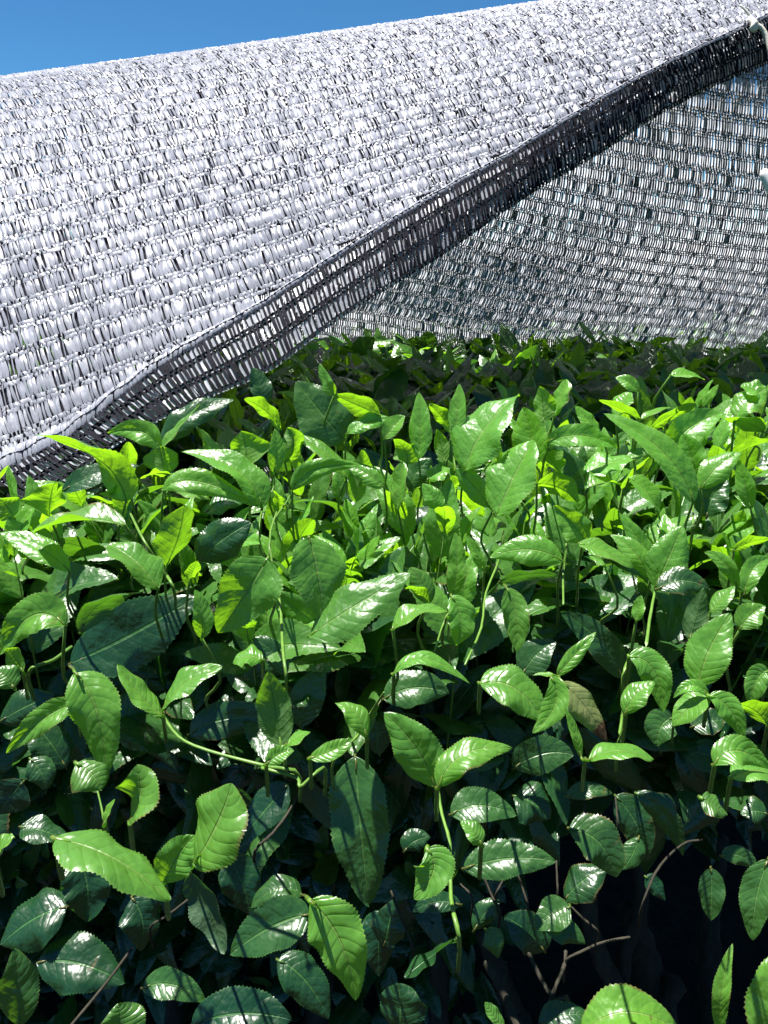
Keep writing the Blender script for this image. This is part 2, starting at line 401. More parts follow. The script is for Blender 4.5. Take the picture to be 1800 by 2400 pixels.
weave(mb, Pridge, 200, 2150, 0, 1, flip=1, seed=33, pitch=0.0056, puff=0.5, mess=0.6, wfrac=0.86, bfrac=0.7)
rp = mb.build('ridge_panel', [M_WHITE, M_BLACK], cloth)
mb = MB()
print('inner', weave(mb, Pin, 150, 2350, 0, 990, keep=keep_in, flip=-1, seed=21, pitch=0.0051, wide=0.0225, narrow=0.0052, puff=0.35, mess=0.65, wfrac=0.80, bfrac=0.68, black_off=0.0012, gap_p=0.02))
inner = mb.build('inner_panel', [M_WHITE, M_BLACK], cloth); inner['label'] = 'backlit inner face of the cloth vaulting over the hedge'

# ------------------------------------------------------------------ leaves
def leaf_profile(t):
    s = t**0.86
    return np.clip(np.sin(math.pi*np.clip(s, 0, 1)), 0, 1)**0.72*(1-0.14*t)
def leaf_geo(B, Mc, T, w, N, rs, nl=44, na=8, fold=0.35, curl=0.0, wave=0.05, quilt=0.035, teeth=0.055, twist=0.0):
    """one leaf blade along the bezier B-Mc-T whose upper face looks along N"""
    B, Mc, T, N = map(lambda q: np.asarray(q, float), (B, Mc, T, N))
    t = np.linspace(0, 1, nl+1)[:, None]
    C = (1-t)**2*B+2*t*(1-t)*Mc+t*t*T
    tg = nrm(2*(1-t)*(Mc-B)+2*t*(T-Mc)+1e-9*(T-B))
    n = nrm(N-(tg*N).sum(1, keepdims=True)*tg)
    side = np.cross(tg, n)
    if twist:
        ang = twist*(t-0.4); n, side = np.cos(ang)*n+np.sin(ang)*side, np.cos(ang)*side-np.sin(ang)*n
    tt = t[:, 0]; hw = 0.5*w*leaf_profile(tt)
    v = np.linspace(-1, 1, na+1)
    saw = np.where(np.arange(nl+1) % 2 == 0, 1.0, -0.6)*teeth
    saw = saw*np.clip(np.sin(math.pi*tt)*3, 0, 1)*rs.uniform(0.5, 1.3, nl+1)
    irr = 1+0.05*np.sin(tt*7+rs.uniform(0, 6))+0.03*np.sin(tt*17+rs.uniform(0, 6))
    X = hw[:, None]*irr[:, None]*v[None, :]*(1+(np.abs(v)[None, :] > 0.99)*saw[:, None])
    av = np.abs(v)[None, :]
    ph1, ph2 = rs.uniform(0, 6, 2); fr = rs.uniform(9, 16)
    Z = fold*hw[:, None]*av**1.15 - curl*hw[:, None]*av**3*1.6
    Z = Z + w*wave*av**2*np.sin(fr*tt[:, None]+np.where(v > 0, ph1, ph2)[None, :])*np.sin(math.pi*tt)[:, None]
    Z = Z + w*wave*0.6*np.sin(5*tt[:, None]+ph2)*v[None, :]
    q = np.abs(np.sin(math.pi*(tt[:, None]*8-av**1.3*1.5+0.12*np.sin(tt[:, None]*23+ph1))))*(0.6+0.5*np.sin(tt[:, None]*6+ph2+v[None, :]*2))
    Z = Z + w*quilt*q*np.sqrt(av)*(1-av**4)*np.sin(math.pi*tt)[:, None]
    Vv = C[:, None, :]+X[..., None]*side[:, None, :]+Z[..., None]*n[:, None, :]
    i = np.arange((nl+1)*(na+1)).reshape(nl+1, na+1)
    F = np.stack([i[:-1, :-1], i[:-1, 1:], i[1:, 1:], i[1:, :-1]], -1).reshape(-1, 4)
    UV = np.stack(np.broadcast_arrays(tt[:, None], (v*0.5+0.5)[None, :]), -1).reshape(-1, 2)
    return Vv.reshape(-1, 3), F[:, ::-1], UV
# orientation test: face normal should follow N
def check_flip():
    v, f, _ = leaf_geo([0, 0, 0], [0, .5, 0], [0, 1, 0], 0.4, [0, 0, 1], np.random.default_rng(0), fold=0, wave=0, quilt=0, teeth=0)
    a, b, c = v[f[200, 0]], v[f[200, 1]], v[f[200, 2]]
    return np.cross(b-a, c-a)[2] > 0
FLIP_OK = check_flip()
def add_leaf(mb, *a, age=0.5, rnd=0.5, **k):
    v, f, uv = leaf_geo(*a, **k)
    if not FLIP_OK: f = f[:, ::-1]
    mb.add(v, f, uv, age, rnd)

hedge = empty('tea_hedge', (0, 1.2, 0))
tag(hedge, 'dense glossy green tea hedge with bright young shoots on top and bare stems below', 'tea hedge')
CROP = {'A': (0, 600), 'B': (900, 600), 'C': (0, 1200), 'D': (900, 1200), 'E': (0, 1800), 'F': (900, 1800)}
def cpx(c, x, y): ox, oy = CROP[c]; return ox+x/1.8433, oy+y/1.8433
def surf_depth(py):
    ang = PITCH+math.atan((py-1200)/FPX)
    k = cp-(py-1200)/FPX*sp
    dp = 0.215/math.tan(max(ang, 0.06))/k
    return min(dp, 0.625+0.03*max(0, (py-1300)/1100))
def extra(r):
    y = r['b'][1]
    return (0.26*min(1, max(0, (y-1420)/330)) if r['age'] > 0.6 else 0.0)*(0.8 if r['dd'] < -0.015 else 1.0)
# hand placed leaves: crop, base, middle, tip, width, age, tilt of the upper face (c camera, u up, x away = underside seen), depth offset
L = """
A 545 1060 500 850 160 772 170 .05 x -.02
A 690 835 640 715 465 765 100 .1 u -.01
A 690 835 750 770 865 640 55 .3 c 0
A 1490 800 1400 700 1280 540 250 .75 c .03
A 1445 600 1410 560 1380 465 62 .1 c 0
A 1210 745 1150 650 1055 618 110 .05 x 0
A 1066 905 1065 830 1042 755 185 .05 x -.01
A 1182 935 1205 840 1188 745 78 .1 c -.02
A 1130 1090 1100 890 785 845 120 .12 u -.02
A 700 935 705 880 690 822 165 .05 x -.01
A 745 945 690 925 605 962 80 .05 x -.01
A 215 1130 215 1050 235 975 180 .05 x -.01
A 1262 1012 1320 880 1560 905 95 .1 u -.02
A 705 1010 800 900 1120 1085 115 .15 u -.03
A 700 800 800 660 1010 620 120 .9 u .04
A 60 1130 40 1090 0 1050 120 .05 x -.01
A 270 1015 400 930 600 905 95 .95 u .03
A 1500 765 1580 700 1690 705 80 .2 u 0
A 1500 960 1420 830 1250 760 70 .3 u .01
A 1140 640 1130 560 1090 480 100 .9 c .1
A 560 1010 520 1050 425 1030 60 .05 x -.01
A 1659 1000 1590 930 1500 900 90 .2 u 0
A 1230 890 1300 830 1240 740 110 .1 x 0
A 1640 690 1560 650 1440 600 100 .1 x 0
A 900 1050 840 1000 740 1030 100 .3 u 0
A 890 1106 960 1040 1060 1060 90 .8 u .02
B 300 765 330 660 325 552 78 .1 c -.01
B 350 925 400 740 585 598 215 .2 c -.02
B 485 1120 560 950 645 792 215 .15 c -.05
B 640 905 650 780 600 655 165 .15 c 0
B 688 718 690 640 672 562 102 .05 x -.01
B 735 692 770 600 788 532 100 .1 c -.01
B 150 880 165 740 150 588 102 .15 c 0
B 100 900 110 830 40 790 110 .05 x .01
B 935 765 890 720 828 648 66 .1 c -.01
B 702 805 850 735 1008 828 105 .12 u -.02
B 868 945 960 880 1082 880 115 .05 x 0
B 1335 1065 1280 830 948 680 120 .15 u -.04
B 1225 850 1300 720 1465 678 140 .15 c 0
B 1372 1005 1430 890 1545 848 120 .15 c -.03
B 1352 970 1340 860 1288 768 135 .1 c -.01
B 1515 695 1560 620 1655 570 115 .15 c 0
B 1150 745 1240 680 1350 640 65 .05 x .01
B 1105 705 1030 660 928 622 55 .05 x 0
B 1110 705 1160 670 1240 655 40 .1 u 0
B 1500 875 1570 820 1680 800 80 .1 x -.01
B 870 1035 840 920 740 820 110 .9 c .01
B 110 1010 130 920 205 875 110 .85 c .02
B 190 965 240 920 284 920 85 .1 u 0
B 455 1085 400 990 308 918 112 .2 c -.01
B 240 1095 225 1050 165 983 95 .1 c -.01
B 285 1000 310 985 340 960 65 .05 x 0
B 60 1095 70 990 82 888 88 .2 c 0
B 1060 960 1150 1010 1190 1110 90 .1 u -.01
B 870 1010 940 960 1022 992 80 .1 u -.01
B 660 985 760 980 840 1065 100 .05 x -.01
B 1395 1130 1400 1040 1485 965 150 .9 c .02
B 1585 1095 1560 980 1530 880 80 .15 c -.01
B 290 765 260 690 195 642 72 .05 x .01
B 262 890 250 820 228 748 70 .05 x .01
B 1240 515 1310 500 1385 535 55 .05 u 0
B 1100 585 1050 530 1000 525 60 .1 u 0
B 1659 620 1600 570 1540 560 80 .1 u 0
B 0 790 50 720 90 690 80 .15 c 0
B 1000 700 1040 600 1070 590 80 .1 c .02
B 700 850 740 900 770 960 110 .05 x 0
B 1200 830 1090 870 1040 880 60 .3 c .02
B 1640 760 1600 720 1470 700 90 .05 x 0
C 1155 200 1080 330 943 523 265 .3 c -.05
C 1335 110 1375 240 1402 468 245 .35 c -.04
C 1335 535 1500 420 1775 262 200 .5 c -.02
C 300 655 540 560 850 365 285 1 c .04
C 540 58 330 0 138 92 140 .35 c -.02
C 718 232 790 110 795 -30 185 .35 x -.03
C 860 212 950 110 1085 45 190 .95 c 0
C 682 332 590 190 465 140 170 .35 u -.01
C 300 255 190 140 0 88 105 .12 u -.01
C 282 492 140 340 0 615 150 .15 u -.03
C 325 695 440 800 460 1135 225 .22 c -.03
C 332 832 210 840 28 1042 112 .15 c -.02
C 703 882 600 800 508 658 95 .15 c -.02
C 705 852 760 720 962 668 112 .25 c -.02
C 818 962 960 850 1240 900 170 .95 c 0
C 1215 1015 1190 850 1158 688 160 .5 x -.02
C 1295 928 1310 800 1405 668 155 .85 c -.01
C 1240 1005 1290 960 1342 950 80 .1 u -.01
C 1585 975 1550 830 1448 825 95 .15 u -.01
C 1132 640 1070 600 1008 655 105 .15 u -.02
C 1235 705 1180 570 1088 548 105 .95 c .01
C 870 545 890 440 842 335 92 .15 c -.01
C 818 295 830 260 852 212 90 .1 x -.01
C 0 905 110 830 232 790 135 .95 c .01
C 285 1105 220 980 130 900 185 .95 c .02
C 1340 1062 1440 1040 1525 978 85 .1 u -.01
C 1150 1090 1210 1030 1270 1030 80 .1 u -.01
C 100 690 60 620 20 590 90 .1 x 0
C 350 520 400 350 620 345 90 .8 x 0
C 60 760 30 700 -20 680 120 .5 c 0
C 560 1000 520 860 640 720 140 .95 c .03
C 1640 1050 1620 940 1659 860 120 .9 c .01
D 295 365 330 230 308 88 92 .12 c -.02
D 432 255 400 170 353 98 55 .08 c -.01
D 772 212 640 120 455 195 140 .15 u -.02
D 500 300 620 250 752 275 80 .85 x -.01
D 842 137 950 150 1078 242 85 .12 u -.01
D 872 128 830 60 735 -30 130 .15 c -.01
D 1142 285 1110 160 978 98 95 .1 u -.01
D 1172 325 1230 200 1290 58 180 .18 c -.03
D 1170 255 1120 130 1013 3 80 .12 c -.01
D 1182 335 1280 260 1405 330 115 .9 c -.01
D 1527 335 1500 200 1383 173 70 .1 u -.01
D 1510 165 1580 120 1670 118 60 .05 x 0
D 1560 355 1570 220 1670 200 90 .15 u 0
D 38 507 120 400 282 432 92 .12 u -.02
D 290 362 360 460 310 578 130 .15 c -.03
D 530 328 590 450 575 602 128 .3 c -.03
D 1032 722 970 540 760 430 140 .92 c 0
D 598 702 650 600 742 560 150 .9 c 0
D 748 708 820 620 916 518 70 .1 c -.03
D 750 710 700 700 640 706 28 .05 u -.03
D 720 712 800 830 640 955 115 .15 c -.03
D 415 740 580 700 692 912 180 .3 c -.02
D 42 700 140 540 372 742 60 .12 u -.03
D 0 808 130 720 280 785 175 .8 c -.01
D 1060 625 1200 620 1205 868 140 .25 c -.02
D 1045 872 1070 770 1172 735 110 .2 c -.01
D 1358 755 1380 600 1500 436 192 .2 c -.03
D 1405 795 1510 810 1555 995 100 .15 c -.03
D 1402 792 1330 700 1250 805 55 .12 u -.02
D 1400 800 1330 820 1245 925 115 .15 u -.01
D 1250 890 1180 900 1180 1012 150 .7 c -.01
D 1330 930 1400 890 1475 900 125 .92 c 0
D 1540 505 1570 440 1645 405 115 .2 c -.01
D 888 1072 1000 990 1162 1072 105 .15 u -.02
D 1428 1092 1500 960 1670 1110 115 .15 u -.02
D 222 1188 160 1000 0 868 195 .3 c -.03
D 238 1188 290 990 552 1022 150 .2 u -.03
D 560 1108 680 1010 818 1050 175 .85 c -.01
D 852 1062 830 950 780 845 42 .1 c -.01
D 1320 552 1350 450 1382 328 105 .6 x -.01
D 1410 432 1460 360 1515 318 72 .3 c 0
D 190 390 150 330 90 330 90 .05 x 0
D 190 400 180 300 110 240 110 .5 c .01
D 960 250 930 180 880 190 110 .3 c .01
D 1090 470 1100 420 1110 360 60 .15 c 0
D 1659 690 1600 690 1580 840 110 .3 u 0
D 1659 920 1600 830 1510 830 110 .1 x 0
E 90 255 170 260 300 310 120 .95 u 0
E 238 305 500 350 735 572 220 .3 c -.05
E 710 492 750 380 842 292 155 .18 c -.03
E 838 412 960 250 1000 65 235 .25 c -.05
E 560 232 640 120 590 -15 160 .3 c -.02
E 1535 -50 1550 250 1595 595 265 .8 c -.02
E 1340 575 1500 700 1535 1005 215 .2 c -.06
E 1342 632 1180 650 995 805 215 .85 c -.03
E 1305 548 1200 470 1083 602 110 .85 u -.01
E 335 378 400 500 368 662 215 .97 c .01
E 290 600 150 620 0 765 205 1 c .01
E 160 842 320 800 540 930 240 1 c .02
E 78 1115 90 950 62 778 152 .7 c -.02
E 618 952 740 890 888 1010 130 .8 c -.01
E 520 1160 530 1080 510 1018 180 .6 c -.02
E 830 1112 1030 1020 1262 1090 220 1 c -.01
E 1200 830 1330 880 1420 1085 180 .95 c 0
E 570 560 640 650 610 792 170 1 c .02
E 820 450 910 600 972 802 130 .9 x 0
E 452 242 455 190 497 134 30 .0 c -.01
E -20 400 10 330 62 300 110 .1 c -.01
E 1245 70 1140 180 1012 352 150 1 c .01
E 100 60 30 130 0 200 170 1 c .02
E 980 380 1060 480 1080 640 180 1 c .02
E 1659 620 1620 720 1640 900 150 1 c .02
E 130 -40 200 20 190 95 130 .9 c 0
E 330 -20 420 30 440 95 190 .5 c .01
F 290 202 400 120 572 205 160 .8 c -.02
F 185 352 270 430 130 568 175 .2 c -.04
F 345 435 540 360 742 405 168 .8 c -.03
F 800 262 960 280 1000 472 185 .85 c -.02
F 780 572 850 470 965 430 150 .95 c .01
F 1090 110 1240 170 1292 378 100 .9 c -.01
F 1000 120 1100 220 1140 372 155 .95 c .01
F 790 125 880 70 988 112 78 .85 c -.01
F 1412 432 1420 540 1410 658 110 .85 c 0
F 1660 395 1590 560 1592 745 140 .7 c -.02
F 1460 382 1540 350 1618 438 80 .8 c -.01
F 802 600 740 620 648 695 145 .8 c -.01
F 312 738 220 800 88 905 160 .95 x -.02
F 440 700 490 740 492 822 90 .7 c -.01
F 692 792 640 700 520 640 160 1 c .01
F 390 702 440 600 502 575 95 .9 c 0
F 690 690 780 670 868 762 112 .85 c 0
F 330 592 220 550 125 622 92 .95 c 0
F 1130 470 1180 500 1212 572 72 1 c .01
F 1370 130 1420 150 1480 205 90 .6 c 0
F 520 1125 470 1060 435 1012 52 .4 c -.02
F 670 1118 770 1040 892 1075 130 .95 c -.01
F 60 1155 80 1030 60 928 180 .95 c -.01
F 0 770 20 680 40 570 130 1 c .01
F 1500 40 1580 -10 1680 20 120 .15 u -.01
F 420 330 400 260 330 230 90 .3 u -.01
F 1250 250 1200 200 1080 100 150 .95 c .02
F 1659 200 1600 170 1540 200 110 .9 c .01
F 560 120 640 130 720 220 180 .95 c .02
F 90 360 120 300 200 300 110 .95 c .01
F 1100 300 1080 380 1030 440 100 .8 c 0
"""
rs = np.random.default_rng(42)
recs = []
for ln in L.strip().splitlines():
    p = ln.split(); c = p[0]; v = list(map(float, p[1:9])); face = p[9]; dd = float(p[10])
    b, m, t = cpx(c, v[0], v[1]), cpx(c, v[2], v[3]), cpx(c, v[4], v[5])
    recs.append(dict(b=np.array(b), m=np.array(m), t=np.array(t), w=v[6]/1.8433, age=v[7], face=face, dd=dd, rnd=rs.random()))
b, m, t = cpx('D', 770, 735), cpx('D', 880, 830), cpx('D', 965, 995)
recs.append(dict(b=np.array(b), m=np.array(m), t=np.array(t), w=62., age=.5, face='u', dd=-.01, rnd=2.0))
# group the leaves whose stalks meet into shoots
clusters = []
for r in recs:
    for cl in clusters:
        if np.linalg.norm(cl['c']-r['b']) < 26: cl['r'].append(r); break
    else: clusters.append(dict(c=r['b'].copy(), r=[r]))
print('clusters', len(clusters), 'leaves', len(recs))
def build_leaf(r, parent, node):
    cyp = 0.5*(r['b'][1]+r['t'][1]) if r['b'][1] < 1250 else r['b'][1]
    d = surf_depth(0.35*r['t'][1]+0.65*r['b'][1]+ (60 if r['b'][1] < 1300 else 0))+r['dd']+extra(r)
    lenpx = np.linalg.norm(r['t']-r['b']); lenm = lenpx*d/FPX
    face = r['face']
    f_d = {'c': 0.10, 'u': -0.25, 'x': 0.18}[face]*lenm*rs.uniform(0.3, 1.2)
    B = at(*r['b'], d); T = at(*r['t'], d-f_d*0.6)
    # upward arch
    Mm = at(*r['m'], d-0.12*lenm*rs.uniform(.6, 1.2)*(1 if face != 'x' else -0.4))
    cd = nrm(CAM-0.5*(B+T))
    if face == 'c': N = 0.9*cd+0.22*ZU if r['age'] > 0.6 else 0.66*cd+0.70*ZU
    elif face == 'u': N = 0.42*cd+0.85*ZU
    else: N = -0.62*cd+0.75*ZU
    ax = nrm(T-B)
    fld = rs.uniform(0.2, 0.55) if r['age'] < 0.4 else rs.uniform(0.08, 0.3)
    if face != 'x' and r['age'] < 0.6:
        hv = nrm(cd+SUN); sd = nrm(np.cross(ax, hv))
        N = hv+rs.choice([-1, 1])*fld*0.95*sd
    N = nrm(N+0.15*rs.standard_normal(3)); Np = nrm(N-(N@ax)*ax)
    k = abs(Np@cd); w = r['w']*d/FPX/max(0.66, k)*0.98
    mb = MB()
    young = r['age'] < 0.4
    add_leaf(mb, B, Mm, T, w, N, rs, age=r['age'], rnd=r['rnd'], nl=58 if lenpx > 60 else 30, fold=fld,
             curl=rs.uniform(0, 0.3), wave=rs.uniform(0.035, 0.075), quilt=rs.uniform(0.010, 0.022), twist=rs.uniform(-0.45, 0.45), teeth=0.048)
    rr = 0.0007 if young else 0.0009
    pt = spline([node, 0.5*(node+B)-ax*0.001, B, B+(Mm-B)*0.25], 6)
    tube(mb, pt, [rr*1.2, rr, rr, rr, rr*0.8, rr*0.4], 6, age=max(0, r['age']-0.3), rnd=0.9)
    o = mb.build('leaf', M_LEAF, parent)
    if r['rnd'] > 1.5: o['label'] = 'pale withered leaf with a brown torn tip'
    return o
for ci, cl in enumerate(clusters):
    R = cl['r']; c = np.mean([r['b'] for r in R], axis=0)
    d = np.mean([surf_depth(0.35*r['t'][1]+0.65*r['b'][1]+(60 if r['b'][1] < 1300 else 0))+r['dd']+extra(r) for r in R])
    node = at(*c, d+0.004)
    ang = 0.25*rs.standard_normal(2)
    mdir = np.mean([nrm(at(*r['b'], d)-at(*r['t'], d)) for r in R], axis=0)
    dirn = nrm(nrm(node-CAM)*1.0+np.array([ang[0]*.5, 0.2, -0.55]))
    _unused = (np.array([ang[0]+mdir[0]*0.25+0*1.0, 0.9+ang[1], -0.75]))
    Ls = rs.uniform(0.08, 0.12)
    aw = nrm(node-CAM)
    if c[1] > 1500: pts = spline([node, node-ZU*0.008+aw*0.03, node-ZU*0.02+aw*0.08], 9)
    else: pts = spline([node, node-ZU*0.028+aw*0.015+0.005*rs.standard_normal(3), node-ZU*0.045+aw*0.05, node-ZU*0.06+aw*0.12], 9)
    mb = MB(); ym = np.mean([r['age'] for r in R]) < 0.5
    r0 = 0.0009 if ym else 0.0011
    tube(mb, pts, np.linspace(r0, r0*1.25, 9), 8, bumps=0.06, rs=rs, rnd=rs.random())
    if ym: e = mb.build('shoot', M_STEM, hedge)
    else: e, node = hedge, node+nrm(node-CAM)*0.03
    for r in R: build_leaf(r, e, node)
# extra visible stems and branches, in photograph coordinates: crop, depth, radius mm, points
ST = """
A 1.2 sg 1180 930 1185 990 1150 1060 1130 1106 1120 1190
A 1.6 sg 1262 1012 1240 1060 1180 1150 1165 1250 1160 1350
C 2.2 sg 560 0 620 120 690 230 750 330
C 2.4 sg 310 582 230 640 125 690
C 2.0 sg 1195 0 1165 110 1180 250 1210 400 1220 560 1235 720
C 2.0 sg 705 880 760 960 840 1010 1000 1060 1160 1100 1290 1130
C 1.6 sg 1659 780 1600 870 1550 960 1440 1080
B 1.5 sg 298 760 300 860 315 960
B 1.5 sg 740 690 700 790 690 850
B 1.8 sg 1335 1060 1335 1180
D 1.8 sg 350 660 420 500 440 350 500 200 515 80
D 1.8 sg 775 400 775 270 790 130
D 2.2 sg 1175 320 1150 450 1130 600
D 2.2 sg 1070 620 1035 700 1030 860 1015 1000
D 1.6 sg 1405 795 1330 840 1260 890
D 1.4 sg 220 600 250 500 280 440
E 2.6 br 1290 -20 1305 80 1240 200 1180 280 1100 360
E 2.2 sg 1130 0 1280 40 1300 80 1400 0
E 2.6 br 572 778 450 940 310 1110 240 1200
E 2.0 br 810 570 720 640 650 690
E 1.2 sg 420 90 440 180 450 245
F 2.0 sg 232 90 250 200 285 330 290 560 325 745
F 2.0 br 570 440 600 520 622 600
F 2.0 br 520 470 480 560
F 2.2 br 430 470 470 560 500 620
F 2.2 br 1062 730 940 755 860 790 785 835
F 3.2 br 785 790 780 850 735 960 690 1085 660 1180
F 3.6 br 625 800 690 930 740 1000 790 995
F 6.0 br 440 840 520 980 570 1106 640 1250
F 2.2 br 1375 310 1290 330 1180 440 1115 600
F 1.8 br 810 600 860 650 925 712
F 2.0 br 30 530 75 650 125 780
F 1.8 br 745 400 750 560
F 2.0 br 870 150 860 230 900 330
F 1.8 br 1000 120 1010 260
F 1.5 br 330 500 380 560
"""
for ln in ST.strip().splitlines():
    p = ln.split(); v = list(map(float, p[3:])); pts = []
    for i in range(0, len(v), 2):
        x, y = cpx(p[0], v[i], v[i+1]); dof = (0.0 if y < 1650 else 0.05) if p[2] == 'sg' else 0.24
        pts.append(at(x, y, surf_depth(y+(60 if y < 1300 else 0))+0.012+dof))
    aw = nrm(pts[-1]-CAM); pts.append(pts[-1]+aw*0.07-ZU*0.02); pts = pts if p[2] == 'br' else pts
    mb = MB(); n = 16; r0 = float(p[1])*(0.00052 if p[2] == 'sg' else 0.00048)
    tube(mb, spline(pts, n), np.linspace(r0*0.75, r0*0.95, n), 8, bumps=0.10, rs=rs, rnd=rs.random())
    mb.build('shoot_stem' if p[2] == 'sg' else 'branch', M_STEM if p[2] == 'sg' else M_BARK, hedge)
# bare trunks in the dark gap at the lower right
TR = [(0.86, .0115, [(900, 480), (885, 640), (930, 800), (1000, 940), (1060, 1010), (1090, 1200)]),
      (0.88, .010, [(1100, 380), (1110, 600), (1045, 770), (1030, 900), (1035, 990), (1080, 1150)]),
      (0.95, .020, [(1060, 600), (1110, 760), (1160, 930), (1200, 1045), (1190, 1250)]),
      (0.93, .012, [(1195, 1060), (1225, 990), (1262, 925)]),
      (0.90, .013, [(430, 700), (500, 900), (560, 1040), (600, 1200)]),
      (0.98, .014, [(200, 600), (240, 850), (235, 1100), (250, 1300)]),
      (0.92, .006, [(750, 1010), (770, 985), (795, 1000)]),
      (1.05, .016, [(-300, 400), (-260, 800), (-300, 1200)]), (1.05, .015, [(-900, 300), (-950, 800), (-900, 1200)]),
      (1.15, .018, [(1450, 300), (1400, 700), (1440, 1200)])]
for d, r, pl in TR:
    P3 = [at(*cpx('F', x, y), d+0.0*i) for i, (x, y) in enumerate(pl)]
    if len(pl) > 3: P3.append(np.array([P3[-1][0], P3[-1][1]+0.02, -0.02]))
    mb = MB(); n = 30
    tube(mb, spline(P3, n), np.linspace(r*0.75, r*1.15, n), 12, bumps=0.09, rs=rs, rnd=rs.random()*.5)
    mb.build('trunk', M_BARK, hedge)

# ------------------------------------------------------------------ filling foliage
def templates(nl, na, kind, k, seed):
    r = np.random.default_rng(seed); out = []
    for i in range(k):
        droop = r.uniform(-0.12, 0.30); w = r.uniform(0.34, 0.46)
        fold = r.uniform(0.25, 0.6) if kind == 'y' else r.uniform(0.08, 0.3)
        v, f, uv = leaf_geo([0, 0, 0], [0, .5, .10+droop*0.3], [r.uniform(-.06, .06), 1, .02-droop], w, [0, 0, 1], r, nl=nl, na=na, fold=fold,
                            curl=r.uniform(0, .4), wave=r.uniform(.04, .085), quilt=0.014, twist=r.uniform(-.7, .7), teeth=0.06)
        out.append((v, f if FLIP_OK else f[:, ::-1], uv))
    return out
TY1, TM1 = templates(36, 6, 'y', 18, 1), templates(36, 6, 'm', 18, 2)
TY2, TM2 = templates(12, 4, 'y', 8, 3), templates(12, 4, 'm', 8, 4)
def place(mb, T, pos, dirv, nor, length, age, rnd, r):
    """many leaves at once: dirv = axis, nor = upper face"""
    pos, dirv, nor = map(np.asarray, (pos, dirv, nor)); y = nrm(dirv); z = nrm(nor-(nor*y).sum(1, keepdims=True)*y); x = np.cross(y, z)
    which = r.integers(0, len(T), len(pos))
    for k, (v, f, uv) in enumerate(T):
        s = which == k; n = s.sum()
        if not n: continue
        R = np.stack([x[s], y[s], z[s]], 1)            # rows
        V = np.einsum('vj,njk->nvk', v, R)*length[s][:, None, None]+pos[s][:, None, :]
        F = (f[None]+(np.arange(n)*len(v))[:, None, None]).reshape(-1, 4)
        mb.add(V.reshape(-1, 3), F, np.tile(uv, (n, 1)), np.repeat(age[s], len(v)), np.repeat(rnd[s], len(v)))
def fill_shoots(mb, stems, base, up, r, T, lift=0.09, n_leaf=6, size=0.070, agelo=0.05, agehi=0.9, cone=(0.35, 1.25)):
    n = len(base); up = nrm(up+0.22*r.standard_normal((n, 3)))
    H = lift*r.uniform(0.6, 1.15, n); phi0 = r.uniform(0, 6.28, n)
    a = nrm(np.cross(up, [0.3, 0.9, 0.1])); b = np.cross(up, a)
    for k in range(n_leaf):
        fr = k/(n_leaf-1)                               # 0 bottom, 1 top
        ph = phi0+k*2.4+0.3*r.standard_normal(n)
        out = np.cos(ph)[:, None]*a+np.sin(ph)[:, None]*b
        th = cone[1]+(cone[0]-cone[1])*fr+0.18*r.standard_normal(n)
        dv = np.cos(th)[:, None]*up+np.sin(th)[:, None]*out
        nv = np.sin(th)[:, None]*up-np.cos(th)[:, None]*out
        nv = nv+0.2*r.standard_normal((n, 3))
        ln = size*(1.1-0.55*fr**2)*r.uniform(0.75, 1.2, n)
        pos = base+up*(H*(0.1+0.9*fr))[:, None]
        age_shade = np.clip(agehi+(agelo-agehi)*fr**2.0+0.08*r.standard_normal(n), 0, 1)  # older leaves lower down, darkened further so colour stands in for shaded gaps
        place(mb, T, pos, dv, nv, ln, age_shade, r.random(n), r)
    for i in range(n):
        if base[i][1] < 1.0 and i % 2:
            tube(stems, [base[i]-up[i]*0.05, base[i]+up[i]*H[i]*0.5, base[i]+up[i]*H[i]], [0.0010, 0.0008, 0.0006], 6, rnd=r.random())
r = np.random.default_rng(77)
near, stems = MB(), MB()
# near part of the clipped top
n = 350; x = r.uniform(-0.62, 0.62, n); y = r.uniform(0.54, 1.15, n)
fill_shoots(near, stems, np.stack([x, y, TOPZ-0.125+0.015*r.standard_normal(n)], 1), np.tile([0, -0.12, 1.0], (n, 1)), r, TY1, agelo=0.0, agehi=0.85, lift=0.115, cone=(0.40, 1.30), size=0.080)
# the front face, leaning outwards
n = 420; x = r.uniform(-0.6, 0.6, n); h = r.uniform(0.05, 0.52, n); y = 0.62+r.uniform(0.12, 0.26, n)-h*0.05
keep = ~((x > 0.16) & (h > 0.34)); x, h, y = x[keep], h[keep], y[keep]; n = len(x)
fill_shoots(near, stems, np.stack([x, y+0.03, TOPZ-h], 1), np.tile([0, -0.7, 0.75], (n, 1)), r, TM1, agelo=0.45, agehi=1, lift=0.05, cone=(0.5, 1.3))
near.build('foliage', M_LEAF, hedge)['kind'] = 'stuff'
